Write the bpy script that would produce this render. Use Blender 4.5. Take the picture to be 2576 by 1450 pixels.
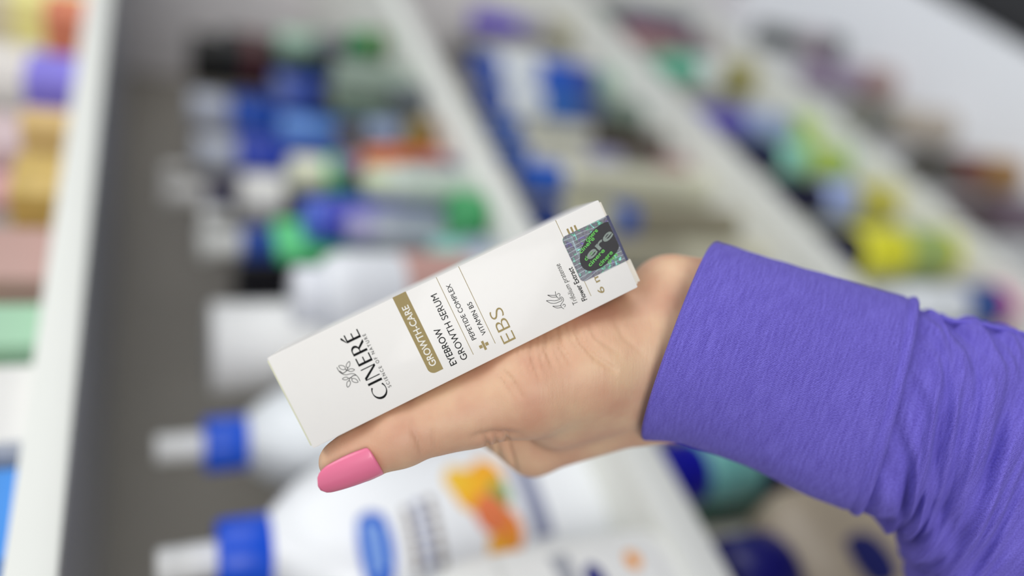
import bpy, bmesh, math, random
import numpy as np
from mathutils import Vector, Matrix, noise
sc = bpy.context.scene
for o in list(bpy.data.objects): bpy.data.objects.remove(o)
COL = sc.collection
rnd = random.Random(7)
EYE = 1.36                                  # eye height above the floor, metres
# ---------------------------------------------------------------- camera (phone turned on its side)
RIGHT = Vector((-0.32560, -0.29273, -0.89905))
UP = Vector((0.66858, -0.74364, 0.0))
FWD = Vector((0.66858, 0.60109, -0.43784))
cam = bpy.data.cameras.new('camera'); camo = bpy.data.objects.new('camera', cam); COL.objects.link(camo)
Rm = Matrix((RIGHT, UP, -FWD)).transposed().to_4x4()
camo.matrix_world = Matrix.Translation((0, 0, EYE)) @ Rm
cam.sensor_width = 36; cam.lens = 26; cam.clip_start = 0.01
cam.dof.use_dof = True; cam.dof.focus_distance = 0.2395; cam.dof.aperture_fstop = 1.7
sc.camera = camo
# ---------------------------------------------------------------- world, lights, exposure
w = bpy.data.worlds.new('world'); sc.world = w; w.use_nodes = True
bg = w.node_tree.nodes['Background']; bg.inputs[0].default_value = (0.86, 0.92, 1.0, 1); bg.inputs[1].default_value = 0.68
def area(name, loc, aim, sx, sy, power, col=(1, 1, 1)):
    l = bpy.data.lights.new(name, 'AREA'); l.shape = 'RECTANGLE'; l.size = sx; l.size_y = sy; l.energy = power; l.color = col
    o = bpy.data.objects.new(name, l); COL.objects.link(o); o.location = loc
    o.rotation_euler = (Vector(aim) - Vector(loc)).to_track_quat('-Z', 'Y').to_euler(); return o
area('ceiling_lamp', (0.9, -0.75, 2.7), (0.5, 0.1, 1.1), 2.4, 0.5, 22, (1, 0.985, 0.95))
area('aisle_fill', (-2.0, -1.7, 1.8), (0.4, 0.3, 1.2), 1.5, 1.3, 52, (1, 0.985, 0.965))  # added fill at about eye height, stands for general store light, no fixture
area('aisle_fill', (1.7, -2.0, 1.5), (0.5, 0.4, 1.2), 2.2, 1.3, 32, (0.97, 0.985, 1.0))  # second added fill out in the aisle, no lamp hangs there
sc.view_settings.view_transform = 'Standard'; sc.view_settings.look = 'None'
sc.view_settings.exposure = -0.50; sc.view_settings.gamma = 1.0; sc.view_settings.use_curve_mapping = False

# ---------------------------------------------------------------- materials
def lin(h):
    c = [int(h[i:i+2], 16)/255 for i in (0, 2, 4)]
    return [x/12.92 if x <= .04045 else ((x+.055)/1.055)**2.4 for x in c]
MC = {}
def mat(h, rough=.45, metal=0., var=.06, scale=40., bump=0., coat=0., key=''):
    k = (h, rough, metal, var, scale, bump, coat, key)
    if k in MC: return MC[k]
    m = bpy.data.materials.new('paint_' + h); m.use_nodes = True
    nt = m.node_tree; N = nt.nodes; L = nt.links; b = N['Principled BSDF']
    c = lin(h)
    tc = N.new('ShaderNodeTexCoord'); no = N.new('ShaderNodeTexNoise'); no.inputs['Scale'].default_value = scale; no.inputs['Detail'].default_value = 4
    L.new(tc.outputs['Object'], no.inputs['Vector'])
    mx = N.new('ShaderNodeMix'); mx.data_type = 'RGBA'
    mx.inputs[6].default_value = [x*(1-var) for x in c] + [1]; mx.inputs[7].default_value = [min(1, x*(1+var)) for x in c] + [1]
    L.new(no.outputs['Fac'], mx.inputs[0]); L.new(mx.outputs[2], b.inputs['Base Color'])
    b.inputs['Roughness'].default_value = rough; b.inputs['Metallic'].default_value = metal; b.inputs['Coat Weight'].default_value = coat
    if bump:
        bp = N.new('ShaderNodeBump'); bp.inputs['Strength'].default_value = bump; bp.inputs['Distance'].default_value = .0005
        L.new(no.outputs['Fac'], bp.inputs['Height']); L.new(bp.outputs[0], b.inputs['Normal'])
    MC[k] = m; return m

# ---------------------------------------------------------------- object helpers
def tag(o, label=None, cat=None, group=None, kind=None):
    if label: o['label'] = label
    if cat: o['category'] = cat
    if group: o['group'] = group
    if kind: o['kind'] = kind
    return o
def empty(name, loc, label, cat, group=None, mtx=None):
    o = bpy.data.objects.new(name, None); COL.objects.link(o); o.empty_display_size = .02
    if mtx is not None: o.matrix_world = mtx
    else: o.location = loc
    return tag(o, label, cat, group)
def mesh_obj(name, verts, faces, m, parent=None, smooth=False, label=None):
    me = bpy.data.meshes.new(name); me.from_pydata([tuple(v) for v in verts], [], faces); me.update()
    if smooth:
        for p in me.polygons: p.use_smooth = True
    me.materials.append(m)
    o = bpy.data.objects.new(name, me); COL.objects.link(o)
    if parent: o.parent = parent
    if label: o['label'] = label
    return o
def bm_obj(name, bm, m, parent=None, smooth=False, label=None):
    me = bpy.data.meshes.new(name); bmesh.ops.recalc_face_normals(bm, faces=bm.faces); bm.to_mesh(me); bm.free()
    if smooth:
        for p in me.polygons: p.use_smooth = True
        me.set_sharp_from_angle(angle=math.radians(38))
    me.materials.append(m)
    o = bpy.data.objects.new(name, me); COL.objects.link(o)
    if parent: o.parent = parent
    if label: o['label'] = label
    return o
def box_bm(bm, x0, x1, y0, y1, z0, z1, bev=0.):
    r = bmesh.ops.create_cube(bm, size=1)
    for v in r['verts']:
        v.co = Vector(((x0+x1)/2 + v.co.x*(x1-x0), (y0+y1)/2 + v.co.y*(y1-y0), (z0+z1)/2 + v.co.z*(z1-z0)))
    if bev:
        es = {e for v in r['verts'] for e in v.link_edges}
        bmesh.ops.bevel(bm, geom=list(es), offset=bev, segments=2, affect='EDGES', profile=.6)
    return bm
def box(name, x0, x1, y0, y1, z0, z1, m, parent=None, bev=0., label=None):
    return bm_obj(name, box_bm(bmesh.new(), x0, x1, y0, y1, z0, z1, bev), m, parent, bev > 0, label)
def loft(name, rings, m, parent=None, close=True, label=None, cap=True, uv=None):
    n = len(rings[0]); V = [p for r in rings for p in r]; F = []
    for i in range(len(rings)-1):
        for j in range(n):
            k = (j+1) % n
            F.append((i*n+j, i*n+k, (i+1)*n+k, (i+1)*n+j))
    if cap:
        F.append(tuple(reversed(range(n)))); F.append(tuple((len(rings)-1)*n + j for j in range(n)))
    o = mesh_obj(name, V, F, m, parent, True, label)
    o.data.set_sharp_from_angle(angle=math.radians(40))
    return o
def lathe(name, prof, m, parent=None, n=40, ex=1., ey=1., power=2., label=None):
    rings = []
    for r, z in prof:
        ring = []
        for j in range(n):
            t = 2*math.pi*j/n; c, s = math.cos(t), math.sin(t)
            q = (abs(c)**power + abs(s)**power)**(-1/power)
            ring.append((r*q*c*ex, r*q*s*ey, z))
        rings.append(ring)
    return loft(name, rings, m, parent, label=label)

# ---------------------------------------------------------------- floor and shelving
fl = box('floor', -3, 4, -3, 4, -.05, 0, mat('2a2a2c', .35, var=.15, scale=3)); tag(fl, kind='structure')
unit = empty('shelving_unit', (0, .55, 0), 'tall white shop shelving with five stocked shelves and grey back panel', 'shelving')
XL, XR = -.75, 1.46
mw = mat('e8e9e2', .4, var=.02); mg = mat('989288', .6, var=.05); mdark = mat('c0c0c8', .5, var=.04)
def part_box(name, *a, **k):
    o = box(name, *a, **k); o.parent = unit; o.matrix_parent_inverse = Matrix.Translation((0, -.55, 0)); return o
part_box('back_panel', XL, XR, .755, .775, 0, 1.95, mg)
part_box('side_panel', XR, XR+.02, .36, .775, 0, 1.95, mat('f0ecee', .5, var=.02), bev=.001)
part_box('side_panel', XL-.02, XL, .36, .775, 0, 1.95, mat('f0ecee', .5, var=.02), bev=.001)
for zt, zb in ((.056, .037), (-.277, -.303), (-.625, -.655), (-.934, -.964)):
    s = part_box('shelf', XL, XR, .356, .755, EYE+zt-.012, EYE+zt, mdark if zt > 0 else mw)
    r = box('price_rail', XL, XR, .346, .356, EYE+zb, EYE+zt+.002, mw, bev=.0015); r.parent = s
s = part_box('base_deck', XL, XR, .19, .755, .06, .10, mat('eef0f4', .35, var=.02), bev=.003)
part_box('kick_plate', XL, XR, .23, .25, 0, .06, mat('303032', .5))

# ---------------------------------------------------------------- stock on the shelves
# kind, name, label, category, x, y, z of the shelf top, height, width, colour, extras (metres)
PRODUCTS = [
('carton', 'carton', 'pale grey carton with a round yellow lid emblem, far end of the top shelf', 'carton', 0.9171, 0.42, 1.416, 0.16, 0.0433, 'd8cdb0', {'d': 0.05, 'band': ('f2eb9a', 0.0, 0.5)}),
('carton', 'carton', 'salmon orange carton at the far end of the top shelf, beside the white shelf edge', 'carton', 0.8203, 0.385, 1.416, 0.0375, 0.049, 'd9805c', {'d': 0.05}),
('bottle', 'bottle', 'white bottle behind the lilac carton on the top shelf', 'bottle', 0.8555, 0.47, 1.416, 0.16, 0.0778, 'dcd9d2', {'cap': 'ffffff', 'caph': 0.03}),
('carton', 'carton', 'lilac carton near the far end of the top shelf', 'carton', 0.6964, 0.385, 1.416, 0.042, 0.0534, '8378d8', {'d': 0.04}),
('carton', 'carton', 'low tan carton between the lilac carton and the gold patterned one', 'carton', 0.604, 0.385, 1.416, 0.036, 0.0258, 'd9b878', {'d': 0.05}),
('carton', 'carton', 'gold patterned carton on the top shelf', 'carton', 0.5234, 0.385, 1.416, 0.0331, 0.0514, 'c9aa5c', {'d': 0.05, 'speckle': 1}),
('carton', 'carton', 'tall pale pink carton behind the tan and gold ones on the top shelf', 'carton', 0.7179, 0.47, 1.416, 0.0862, 0.062, 'cdb8b8', {'d': 0.05}),
('carton', 'carton', 'tall grey carton behind the lilac one, second row of the top shelf', 'carton', 1.0163, 0.54, 1.416, 0.1384, 0.0528, 'c8ccd0', {'d': 0.05}),
('bottle', 'bottle', 'small bottle with a magenta label behind the gold patterned carton', 'bottle', 0.6634, 0.48, 1.416, 0.14, 0.0368, 'd8a0a0', {'label': ('b02858', 0.05, 0.5), 'cap': 'e8d898', 'caph': 0.03}),
('carton', 'carton', 'dusty pink carton in the middle of the top shelf', 'carton', 0.4408, 0.39, 1.416, 0.11, 0.052, 'bf9a90', {'d': 0.05}),
('carton', 'carton', 'mint green carton on the top shelf beside the dusty pink one', 'carton', 0.3689, 0.385, 1.416, 0.1, 0.0343, 'a5cfae', {'d': 0.05}),
('carton', 'carton', 'white carton with faint grey print between the mint and blue cartons', 'carton', 0.3053, 0.385, 1.416, 0.12, 0.0521, 'e6e4e0', {'d': 0.06, 'band': ('b9b9b4', 0.25, 0.45)}),
('carton', 'carton', 'bright blue carton nearest the camera on the top shelf', 'carton', 0.2385, 0.385, 1.416, 0.12, 0.0486, '3f8fe0', {'d': 0.06}),
('carton', 'carton', 'black carton standing at the far left back of the bottle shelf', 'carton', 1.2328, 0.6, 1.083, 0.2199, 0.0653, '151512', {'d': 0.06}),
('carton', 'carton', 'black carton with a dull red mark beside the far black carton', 'carton', 1.091, 0.52, 1.083, 0.1841, 0.0668, '1c1c19', {'d': 0.05, 'band': ('5a2c2c', 0.7, 0.85)}),
('bottle', 'bottle', 'sage green bottle at the far end of the bottle shelf', 'bottle', 1.0473, 0.47, 1.083, 0.1157, 0.0456, '7fa088', {'cap': '9fc0a8', 'caph': 0.0346}),
('bottle', 'bottle', 'dark violet bottle between the two green bottles at the far end', 'bottle', 0.987, 0.44, 1.083, 0.0727, 0.0356, '4c4652', {'cap': '5c5664', 'caph': 0.0228}),
('bottle', 'bottle', 'emerald green bottle with a rust label at the far end of the bottle shelf', 'bottle', 0.9209, 0.4, 1.083, 0.0475, 0.0414, '2c7a40', {'cap': '2c8a48', 'label': ('a8542a', 0.55, 0.8), 'caph': 0.0279}),
('carton', 'carton', 'grey green carton below the emerald and rust bottle', 'carton', 0.7865, 0.395, 1.083, 0.0886, 0.0473, '8a9a8c', {'d': 0.045}),
('bottle', 'bottle', 'slate bottle right of the grey green carton', 'bottle', 0.7414, 0.3811, 1.083, 0.0339, 0.0405, '545c60', {'cap': '5c6468', 'caph': 0.0123}),
('bottle', 'bottle', 'blue bottle with a silver grey cap, the farther of two alike', 'bottle', 1.0656, 0.6, 1.083, 0.2263, 0.0625, '1860d8', {'cap': 'ccd2e0', 'group': 'blue bottles with silver grey caps', 'caph': 0.0541}),
('bottle', 'bottle', 'blue bottle with a silver grey cap, the nearer of two alike', 'bottle', 0.9462, 0.6, 1.083, 0.2241, 0.058, '1844cc', {'cap': 'ccd2e0', 'group': 'blue bottles with silver grey caps', 'caph': 0.0518}),
('carton', 'carton', 'royal blue carton right of the farther silver capped blue bottle', 'carton', 1.0015, 0.52, 1.083, 0.121, 0.0459, '3454b4', {'d': 0.03, 'band': ('7888c8', 0.8, 1.0)}),
('bottle', 'bottle', 'black bottle beside the royal blue carton', 'bottle', 0.8761, 0.4598, 1.083, 0.0863, 0.0433, '101018', {'cap': '181828', 'caph': 0.0157}),
('bottle', 'bottle', 'light blue bottle below the royal blue carton', 'bottle', 0.8612, 0.5002, 1.083, 0.1305, 0.0408, '5c90e0', {'cap': '6ca0f0', 'caph': 0.0381}),
('tottle', 'pump_bottle', 'bottle with a tall off-white hooked trigger beside the dark wall', 'pump bottle', 0.8207, 0.58, 1.083, 0.2657, 0.047, '1c1450', {'nozzle': 'f6f4f0', 'collar': '1c1450', 'nozh': 0.0481, 'colh': 0.0809}),
('jar', 'jar', 'white bottle with a broad round cap left of the cream topped green bottle', 'bottle', 0.7238, 0.5105, 1.083, 0.189, 0.05, '1a1830', {'cap': 'f2f0ea', 'caph': 0.046}),
('bottle', 'bottle', 'bright green bottle with a cream cap in the middle of the bottle shelf', 'bottle', 0.7067, 0.4649, 1.083, 0.1417, 0.0459, '58d080', {'cap': 'eef0d0', 'caph': 0.037}),
('carton', 'carton', 'bright green slim carton standing beside the white capped blue bottle', 'carton', 0.5806, 0.4598, 1.083, 0.1695, 0.05, '62d888', {'d': 0.012}),
('bottle', 'bottle', 'brown bottle left of the orange one', 'bottle', 0.7826, 0.46, 1.083, 0.0766, 0.036, '6c5c48', {'cap': '7c6c58', 'caph': 0.0248}),
('bottle', 'bottle', 'grey violet bottle with a navy base left of the orange bottle', 'bottle', 0.6784, 0.4346, 1.083, 0.0983, 0.0341, '8c86a0', {'cap': '8c86a0', 'label': ('241c68', 0.0, 0.42), 'caph': 0.0131}),
('bottle', 'bottle', 'orange bottle below the grey green carton', 'bottle', 0.6394, 0.405, 1.083, 0.0836, 0.0448, 'c8682c', {'cap': 'd07038', 'caph': 0.0119}),
('bottle', 'bottle', 'pale blue bottle above the orange one', 'bottle', 0.7241, 0.4139, 1.083, 0.0605, 0.0315, '8898b8', {'cap': '98a8c8', 'caph': 0.0191}),
('bottle', 'bottle', 'olive and plum bottle by the white shelf edge', 'bottle', 0.6827, 0.39, 1.083, 0.0266, 0.0389, '745020', {'cap': '8a7a38', 'caph': 0.0165}),
('bottle', 'bottle', 'plum bottle with a navy foot by the white shelf edge', 'bottle', 0.6011, 0.385, 1.083, 0.0494, 0.0336, '7c5068', {'cap': '6c5068', 'label': ('20186c', 0.0, 0.3), 'caph': 0.0106}),
('tottle', 'pump_bottle', 'blue bottle with an off-white pump left of the green slim carton', 'pump bottle', 0.6408, 0.5134, 1.083, 0.2343, 0.0536, '0a3c9c', {'nozzle': 'f4f4f0', 'collar': '0a48a8', 'nozh': 0.04, 'colh': 0.078}),
('bottle', 'bottle', 'violet blue bottle right of the green slim carton', 'bottle', 0.5763, 0.4293, 1.083, 0.1485, 0.0469, '2a34b4', {'cap': '4c6cd8', 'caph': 0.0168}),
('bottle', 'bottle', 'pale lavender bottle right of the violet blue bottle', 'bottle', 0.5374, 0.4098, 1.083, 0.1159, 0.0388, 'b4bcc8', {'cap': 'aca8d0', 'caph': 0.0208}),
('bottle', 'bottle', 'pale mint bottle between the lavender and aqua bottles', 'bottle', 0.5578, 0.3717, 1.083, 0.1021, 0.0362, 'ccd8cc', {'cap': 'd4e0c0', 'caph': 0.018}),
('bottle', 'bottle', 'grey blue bottle with an aqua cap near the white shelf edge', 'bottle', 0.4794, 0.3932, 1.083, 0.0538, 0.0375, '9ca8bc', {'cap': '98d4cc', 'caph': 0.0242}),
('jar', 'jar', 'squat green jar standing on the white shelf edge', 'jar', 0.5157, 0.3734, 1.083, 0.0185, 0.0443, '3c9c5c', {'cap': '48a868', 'caph': 0.0143}),
('carton', 'carton', 'black low carton behind the white ribbed bottle', 'carton', 0.6293, 0.5666, 1.083, 0.1964, 0.0288, '14121c', {'d': 0.05}),
('jar', 'jar', 'white bottle with a wide ribbed cap and a grey band of painted shade', 'bottle', 0.4776, 0.5, 1.083, 0.2327, 0.0801, 'f8f8f6', {'cap': 'faf9f6', 'label': ('c4cad2', 0.7, 0.82), 'caph': 0.1072}),  # its grey band is shade put into the colour
('bottle', 'bottle', 'white bottle with dusty pink and violet label, top edge above the held box', 'bottle', 0.4225, 0.388, 1.083, 0.1819, 0.0694, 'e8eaee', {'cap': 'e8eaf0', 'label': ('c89c92', 0.25, 0.62), 'round': 1, 'caph': 0.0192}),
('pump', 'pump_bottle', 'white pump bottle with blue collar, the farther of the two large ones', 'pump bottle', 0.353, 0.47, 1.083, 0.272, None, 'f0f4f6', {'col': '0058e0'}),
('pump', 'pump_bottle', 'white pump bottle with blue collar, blue oval emblem and yellow fruit', 'pump bottle', 0.238, 0.425, 1.083, 0.272, None, 'f2f4f6', {'col': '0050d8', 'big': 1}),
('lotion', 'lotion_bottle', 'white rounded lotion bottle in the foreground, cut off by the lower frame edge', 'bottle', 0.136, 0.378, 1.083, 0.17, None, 'ecece8', {}),
('bottle', 'bottle', 'bottle with a purple cap at the far end of the second shelf down', 'bottle', 1.0694, 0.4, 0.735, 0.1759, 0.044, '9c98a8', {'cap': '5a3cc0', 'bands': [(0.0546, 'a8a488')], 'caph': 0.0749}),
('bottle', 'bottle', 'black capped bottle beside the purple capped one', 'bottle', 1.4163, 0.6, 0.735, 0.0559, 0.0474, '3c3c58', {'cap': '18141a', 'bands': [], 'caph': 0.0877}),
('bottle', 'bottle', 'white bottle with blue cap and cobalt label, the farther of two', 'bottle', 0.8989, 0.4, 0.735, 0.2302, 0.0467, 'eef4f8', {'cap': '2c54b4', 'bands': [(0.1356, '2c60cc'), (0.0743, '3c4890'), (0.041, '9cb8a4')], 'caph': 0.0363}),
('bottle', 'bottle', 'white bottle with blue cap and cobalt label, the nearer of two', 'bottle', 0.8086, 0.4, 0.735, 0.25, 0.041, 'e8eef2', {'cap': '3054ac', 'bands': [(0.1643, '3468b8'), (0.1069, '505880'), (0.0756, '6c7c70')], 'caph': 0.0334}),
('bottle', 'bottle', 'cream bottle with a blue cap and a dark brown foot', 'bottle', 0.7366, 0.4, 0.735, 0.2602, 0.0315, 'c8c8b8', {'cap': '3060b8', 'bands': [(0.1209, '44382e')], 'caph': 0.04}),
('bottle', 'bottle', 'cream bottle with a blue cap, violet spot and grey red foot', 'bottle', 0.6757, 0.4, 0.735, 0.2651, 0.0322, 'd0cfc0', {'cap': '2c5cb0', 'bands': [(0.1593, '9c9cb8'), (0.1082, '747068'), (0.0548, '946c6c')], 'caph': 0.0324}),
('bottle', 'bottle', 'round blue capped beige bottle just above the end of the held box', 'bottle', 0.6291, 0.4, 0.735, 0.2546, 0.0448, 'cccbb4', {'cap': '2c60c4', 'bands': [(-0.0048, 'a8a490')], 'caph': 0.0452}),
('bottle', 'bottle', 'navy capped khaki bottle partly behind the end of the held box', 'bottle', 0.5569, 0.4, 0.735, 0.2743, 0.0374, 'c0bea0', {'cap': '203c84', 'bands': [(0.1768, '3a5cac'), (0.1481, '8c8672')], 'caph': 0.034}),
('bottle', 'bottle', 'khaki bottle above the palm of the hand', 'bottle', 0.4967, 0.4, 0.735, 0.2662, 0.0336, 'a8a28c', {'cap': 'a8a48c', 'bands': [(0.1199, 'c4c0a8')], 'caph': 0.0278}),
('bottle', 'bottle', 'navy, aqua and green bottle standing just below the cuff', 'bottle', 0.2436, 0.41, 0.735, 0.3022, 0.0574, '7cc4bc', {'cap': '0606a0', 'bands': [(0.2007, '142450'), (0.1567, '1c5430')], 'caph': 0.0538}),
('bottle', 'bottle', 'dark green bottle shape added as shade behind the navy capped one below the cuff', 'bottle', 0.2501, 0.5, 0.735, 0.2144, 0.0247, '1c4838', {'cap': '1c4c3c', 'bands': [], 'caph': 0.0406}),  # dark form added where dark green shade lies behind the row
('bigjar', 'bottle', 'large beige bottle with a navy cap and navy label at the lower edge', 'bottle', 0.1528, 0.405, 0.735, 0.2842, 0.0487, 'a89c8c', {'cap': '0a0668', 'caph': 0.0408}),
('bottle', 'bottle', 'grey green and violet bottle at the far end of the third shelf down', 'bottle', 1.1858, 0.388, 0.426, 0.2669, 0.0504, '64647c', {'cap': '748078', 'bands': [(0.0977, '5c5c70')], 'caph': 0.1038}),
('bottle', 'bottle', 'dusty rose capped bottle on the third shelf down', 'bottle', 1.0936, 0.388, 0.426, 0.1959, 0.0458, '80747c', {'cap': 'b08488', 'bands': [(0.0325, '88747c')], 'caph': 0.1164}),
('bottle', 'bottle', 'white bottle with mint cap and olive label on the third shelf down', 'bottle', 0.978, 0.388, 0.426, 0.1844, 0.0562, 'f0f4f2', {'cap': '74c8a8', 'bands': [(0.0684, '989040'), (-0.0144, 'a8a488')], 'caph': 0.069}),
('bottle', 'bottle', 'pale blue bottle with a violet cap, third shelf down', 'bottle', 0.8002, 0.388, 0.426, 0.2203, 0.0502, 'a0b0d8', {'cap': '5448b4', 'bands': [(0.0458, 'accc48'), (-0.0728, '84a8a8')], 'caph': 0.0824}),
('bottle', 'bottle', 'mint bottle with a navy cap and lime label, third shelf down', 'bottle', 0.7099, 0.388, 0.426, 0.2052, 0.0532, '98dcc4', {'cap': '0a1040', 'bands': [(0.0929, 'b0cc60'), (0.0087, '84a8b0'), (-0.0416, 'd0dce4')], 'caph': 0.066}),
('bottle', 'bottle', 'pale blue bottle with a navy cap and mustard label, third shelf down', 'bottle', 0.61, 0.388, 0.426, 0.2024, 0.0551, 'a4b4e8', {'cap': '0a0a34', 'bands': [(0.0818, 'c4bc50'), (-0.0013, '9898b4')], 'caph': 0.0658}),
('bottle', 'bottle', 'yellow bottle with a navy cap and sage label, beside the sleeve', 'bottle', 0.4976, 0.388, 0.426, 0.2198, 0.0645, 'e8e430', {'cap': '080630', 'bands': [(0.0977, 'a0b868'), (0.0174, 'dcd828')], 'caph': 0.0452}),
('bottle', 'bottle', 'white bottle with blue and magenta label above the sleeve seam', 'bottle', 0.4002, 0.388, 0.426, 0.2187, 0.0508, 'e8ecf0', {'cap': 'e0e4e8', 'bands': [(0.0886, '1c4890'), (0.0241, 'c83c88')], 'caph': 0.0385}),
('bottle', 'bottle', 'charcoal and black bottle at the far end of the lowest shelf', 'bottle', 1.1308, 0.355, 0.1, 0.2038, 0.0547, 'a898a0', {'cap': '606464', 'bands': [(0.052, '26282c'), (-0.035, 'c8c4d4')], 'caph': 0.099}),
('bottle', 'bottle', 'mauve and rose brown bottle on the lowest shelf', 'bottle', 0.9734, 0.355, 0.1, 0.1976, 0.0657, 'a08078', {'cap': '9c8ca4', 'bands': [(-0.0082, '987c68')], 'caph': 0.1336}),
('bottle', 'bottle', 'beige bottle with an olive cap on the lowest shelf', 'bottle', 0.8169, 0.355, 0.1, 0.2304, 0.0627, 'bcb0a0', {'cap': '84847c', 'bands': [(0.0139, 'a89c90')], 'caph': 0.0823}),
('bottle', 'bottle', 'dark red and amber bottle with a charcoal cap on the lowest shelf', 'bottle', 0.6689, 0.355, 0.1, 0.2348, 0.0575, '6c2410', {'cap': '4c4840', 'bands': [(0.0985, '9c7030')], 'caph': 0.0808}),
('bottle', 'bottle', 'dark plum bottle at the right edge of the picture', 'bottle', 0.5497, 0.355, 0.1, 0.2742, 0.058, '54384c', {'cap': '4c3c40', 'bands': [], 'caph': 0.0672}),
]
def bottle(T, h, w, col, D):
    r = w/2; ch = min(D.get('caph', .025), h*.6); bh = h-ch
    sh = min(.02, bh*.35); nk = r*.8 if not D.get('round') else r*.62
    prof = [(r*.86, 0), (r*.97, .0015), (r, .005), (r, bh-sh)]
    prof += [(nk+(r-nk)*math.cos(t), bh-sh+sh*math.sin(t)*.92) for t in (.3, .6, .9, 1.2, 1.5)] + [(nk*.95, bh+.001)]
    lathe('body', prof, mat(col, .35, coat=.3), T)
    cr = nk*1.05
    lathe('cap', [(cr, bh+.0005), (cr, h-.004), (cr*.95, h-.001), (cr*.85, h)], mat(D.get('cap', 'ffffff'), .35), T, n=32)
    if 'label' in D:
        c, a, b = D['label']; lathe_band(T, r, bh*a+.002, bh*b, c)
    bs = D.get('bands', [])
    for i, (z, c) in enumerate(bs):
        z = min(z, bh-sh); z2 = bs[i+1][0] if i+1 < len(bs) else .004
        if z-z2 > .003: lathe_band(T, r, z2, z, c)
def lathe_band(T, r, z0, z1, c):
    o = lathe('label', [(r+.0002, z0), (r+.0007, z0+.0003), (r+.0007, z1-.0003), (r+.0002, z1)], mat(c, .5), T)
    o['label'] = 'coloured wrap band'
def carton(T, h, w, col, D):
    d = D.get('d', .05)
    m = mat(col, .5, var=.03) if not D.get('speckle') else mat(col, .4, var=.45, scale=90)
    box('carton_body', -w/2, w/2, -d/2, d/2, 0, h, m, T, bev=.0008)
    box('end_flap', -w/2+.002, w/2-.002, -d/2+.001, d/2-.002, h, h+.0008, m, T)
    if 'band' in D:
        c, a, b = D['band']
        box('printed_panel', -w/2-.0003, w/2+.0003, -d/2-.0003, d/2+.0003, h*a+.001, h*b, mat(c, .5), T)
def tottle(T, h, w, col, D):                              # bottle with collar and side-pointing pump head
    r = w/2*.8; nh, chh = D['nozh'], D['colh']-D['nozh'] if D['colh'] > D['nozh'] else .02
    bh = h-nh-chh
    lathe('body', [(r*.9, 0), (r, .004), (r, bh-.02), (r*.85, bh-.006), (r*.5, bh)], mat(col, .35), T)
    lathe('collar', [(r*.85, bh), (r*.85, bh+chh-.002), (r*.7, bh+chh)], mat(D['collar'], .4), T)
    lathe('pump_head', [(r*.65, bh+chh), (r*.65, h-.012), (r*.85, h-.011), (r*.85, h-.002), (r*.7, h)], mat(D['nozzle'], .4), T)
    bm = bmesh.new(); box_bm(bm, -r*.3, r*.3, -r*1.9, 0, h-.012, h-.001, .002); box_bm(bm, -r*.22, r*.22, -r*2.0, -r*1.6, h-.028, h-.008, .002)
    bm_obj('spout', bm, mat(D['nozzle'], .4), T, True)
def jar(T, h, w, col, D):
    r = w/2; ch = min(D.get('caph', .02), h*.5) if h > .03 else h*.5
    lathe('body', [(r*.85, 0), (r*.96, .003), (r*.96, h-ch-.003), (r*.85, h-ch)], mat(col, .35), T)
    rings = []
    for z, q in ((h-ch, 1.0), (h-.004, 1.0), (h-.001, .95), (h, .85)):
        rings.append([(r*q*(1+(.012 if j % 2 else 0))*math.cos(2*math.pi*j/72), r*q*(1+(.012 if j % 2 else 0))*math.sin(2*math.pi*j/72), z) for j in range(72)])
    loft('lid', rings, mat(D.get('cap', 'ffffff'), .4), T)
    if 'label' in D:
        c, a, b = D['label']; lathe_band(T, r*.965, (h-ch)*a, (h-ch)*b, c)  # on the ribbed white bottle this band is painted shade
def oval_ring(hw, hd, z, p=2.6, n=56):
    R = []
    for j in range(n):
        t = 2*math.pi*j/n; c, s = math.cos(t), math.sin(t)
        R.append((hw*math.copysign(abs(c)**(2/p), c), hd*math.copysign(abs(s)**(2/p), s), z))
    return R
def patch(name, T, hw, hd, xc, zc, w, h, m, p=2.6, shape='rect', off=.0007, n=10, label=None):
    V = []; F = []
    for i in range(n+1):
        for j in range(n+1):
            a, b = 2*j/n-1, 2*i/n-1
            if shape == 'oval':
                a2 = a*math.sqrt(1-b*b/2); b2 = b*math.sqrt(1-a*a/2); a, b = a2, b2
            elif shape == 'pill':
                f = 1-.18*b*b; a2 = a*f; b2 = b*(1-.25*a*a); a, b = a2, b2
            x = xc+a*w/2; q = max(0, 1-abs(x/hw)**p)**(1/p)
            V.append((x, -hd*q-off, zc+b*h/2))
    for i in range(n):
        for j in range(n):
            q = i*(n+1)+j; F.append((q, q+1, q+n+2, q+n+1))
    return mesh_obj(name, V, F, m, T, True, label)
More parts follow.
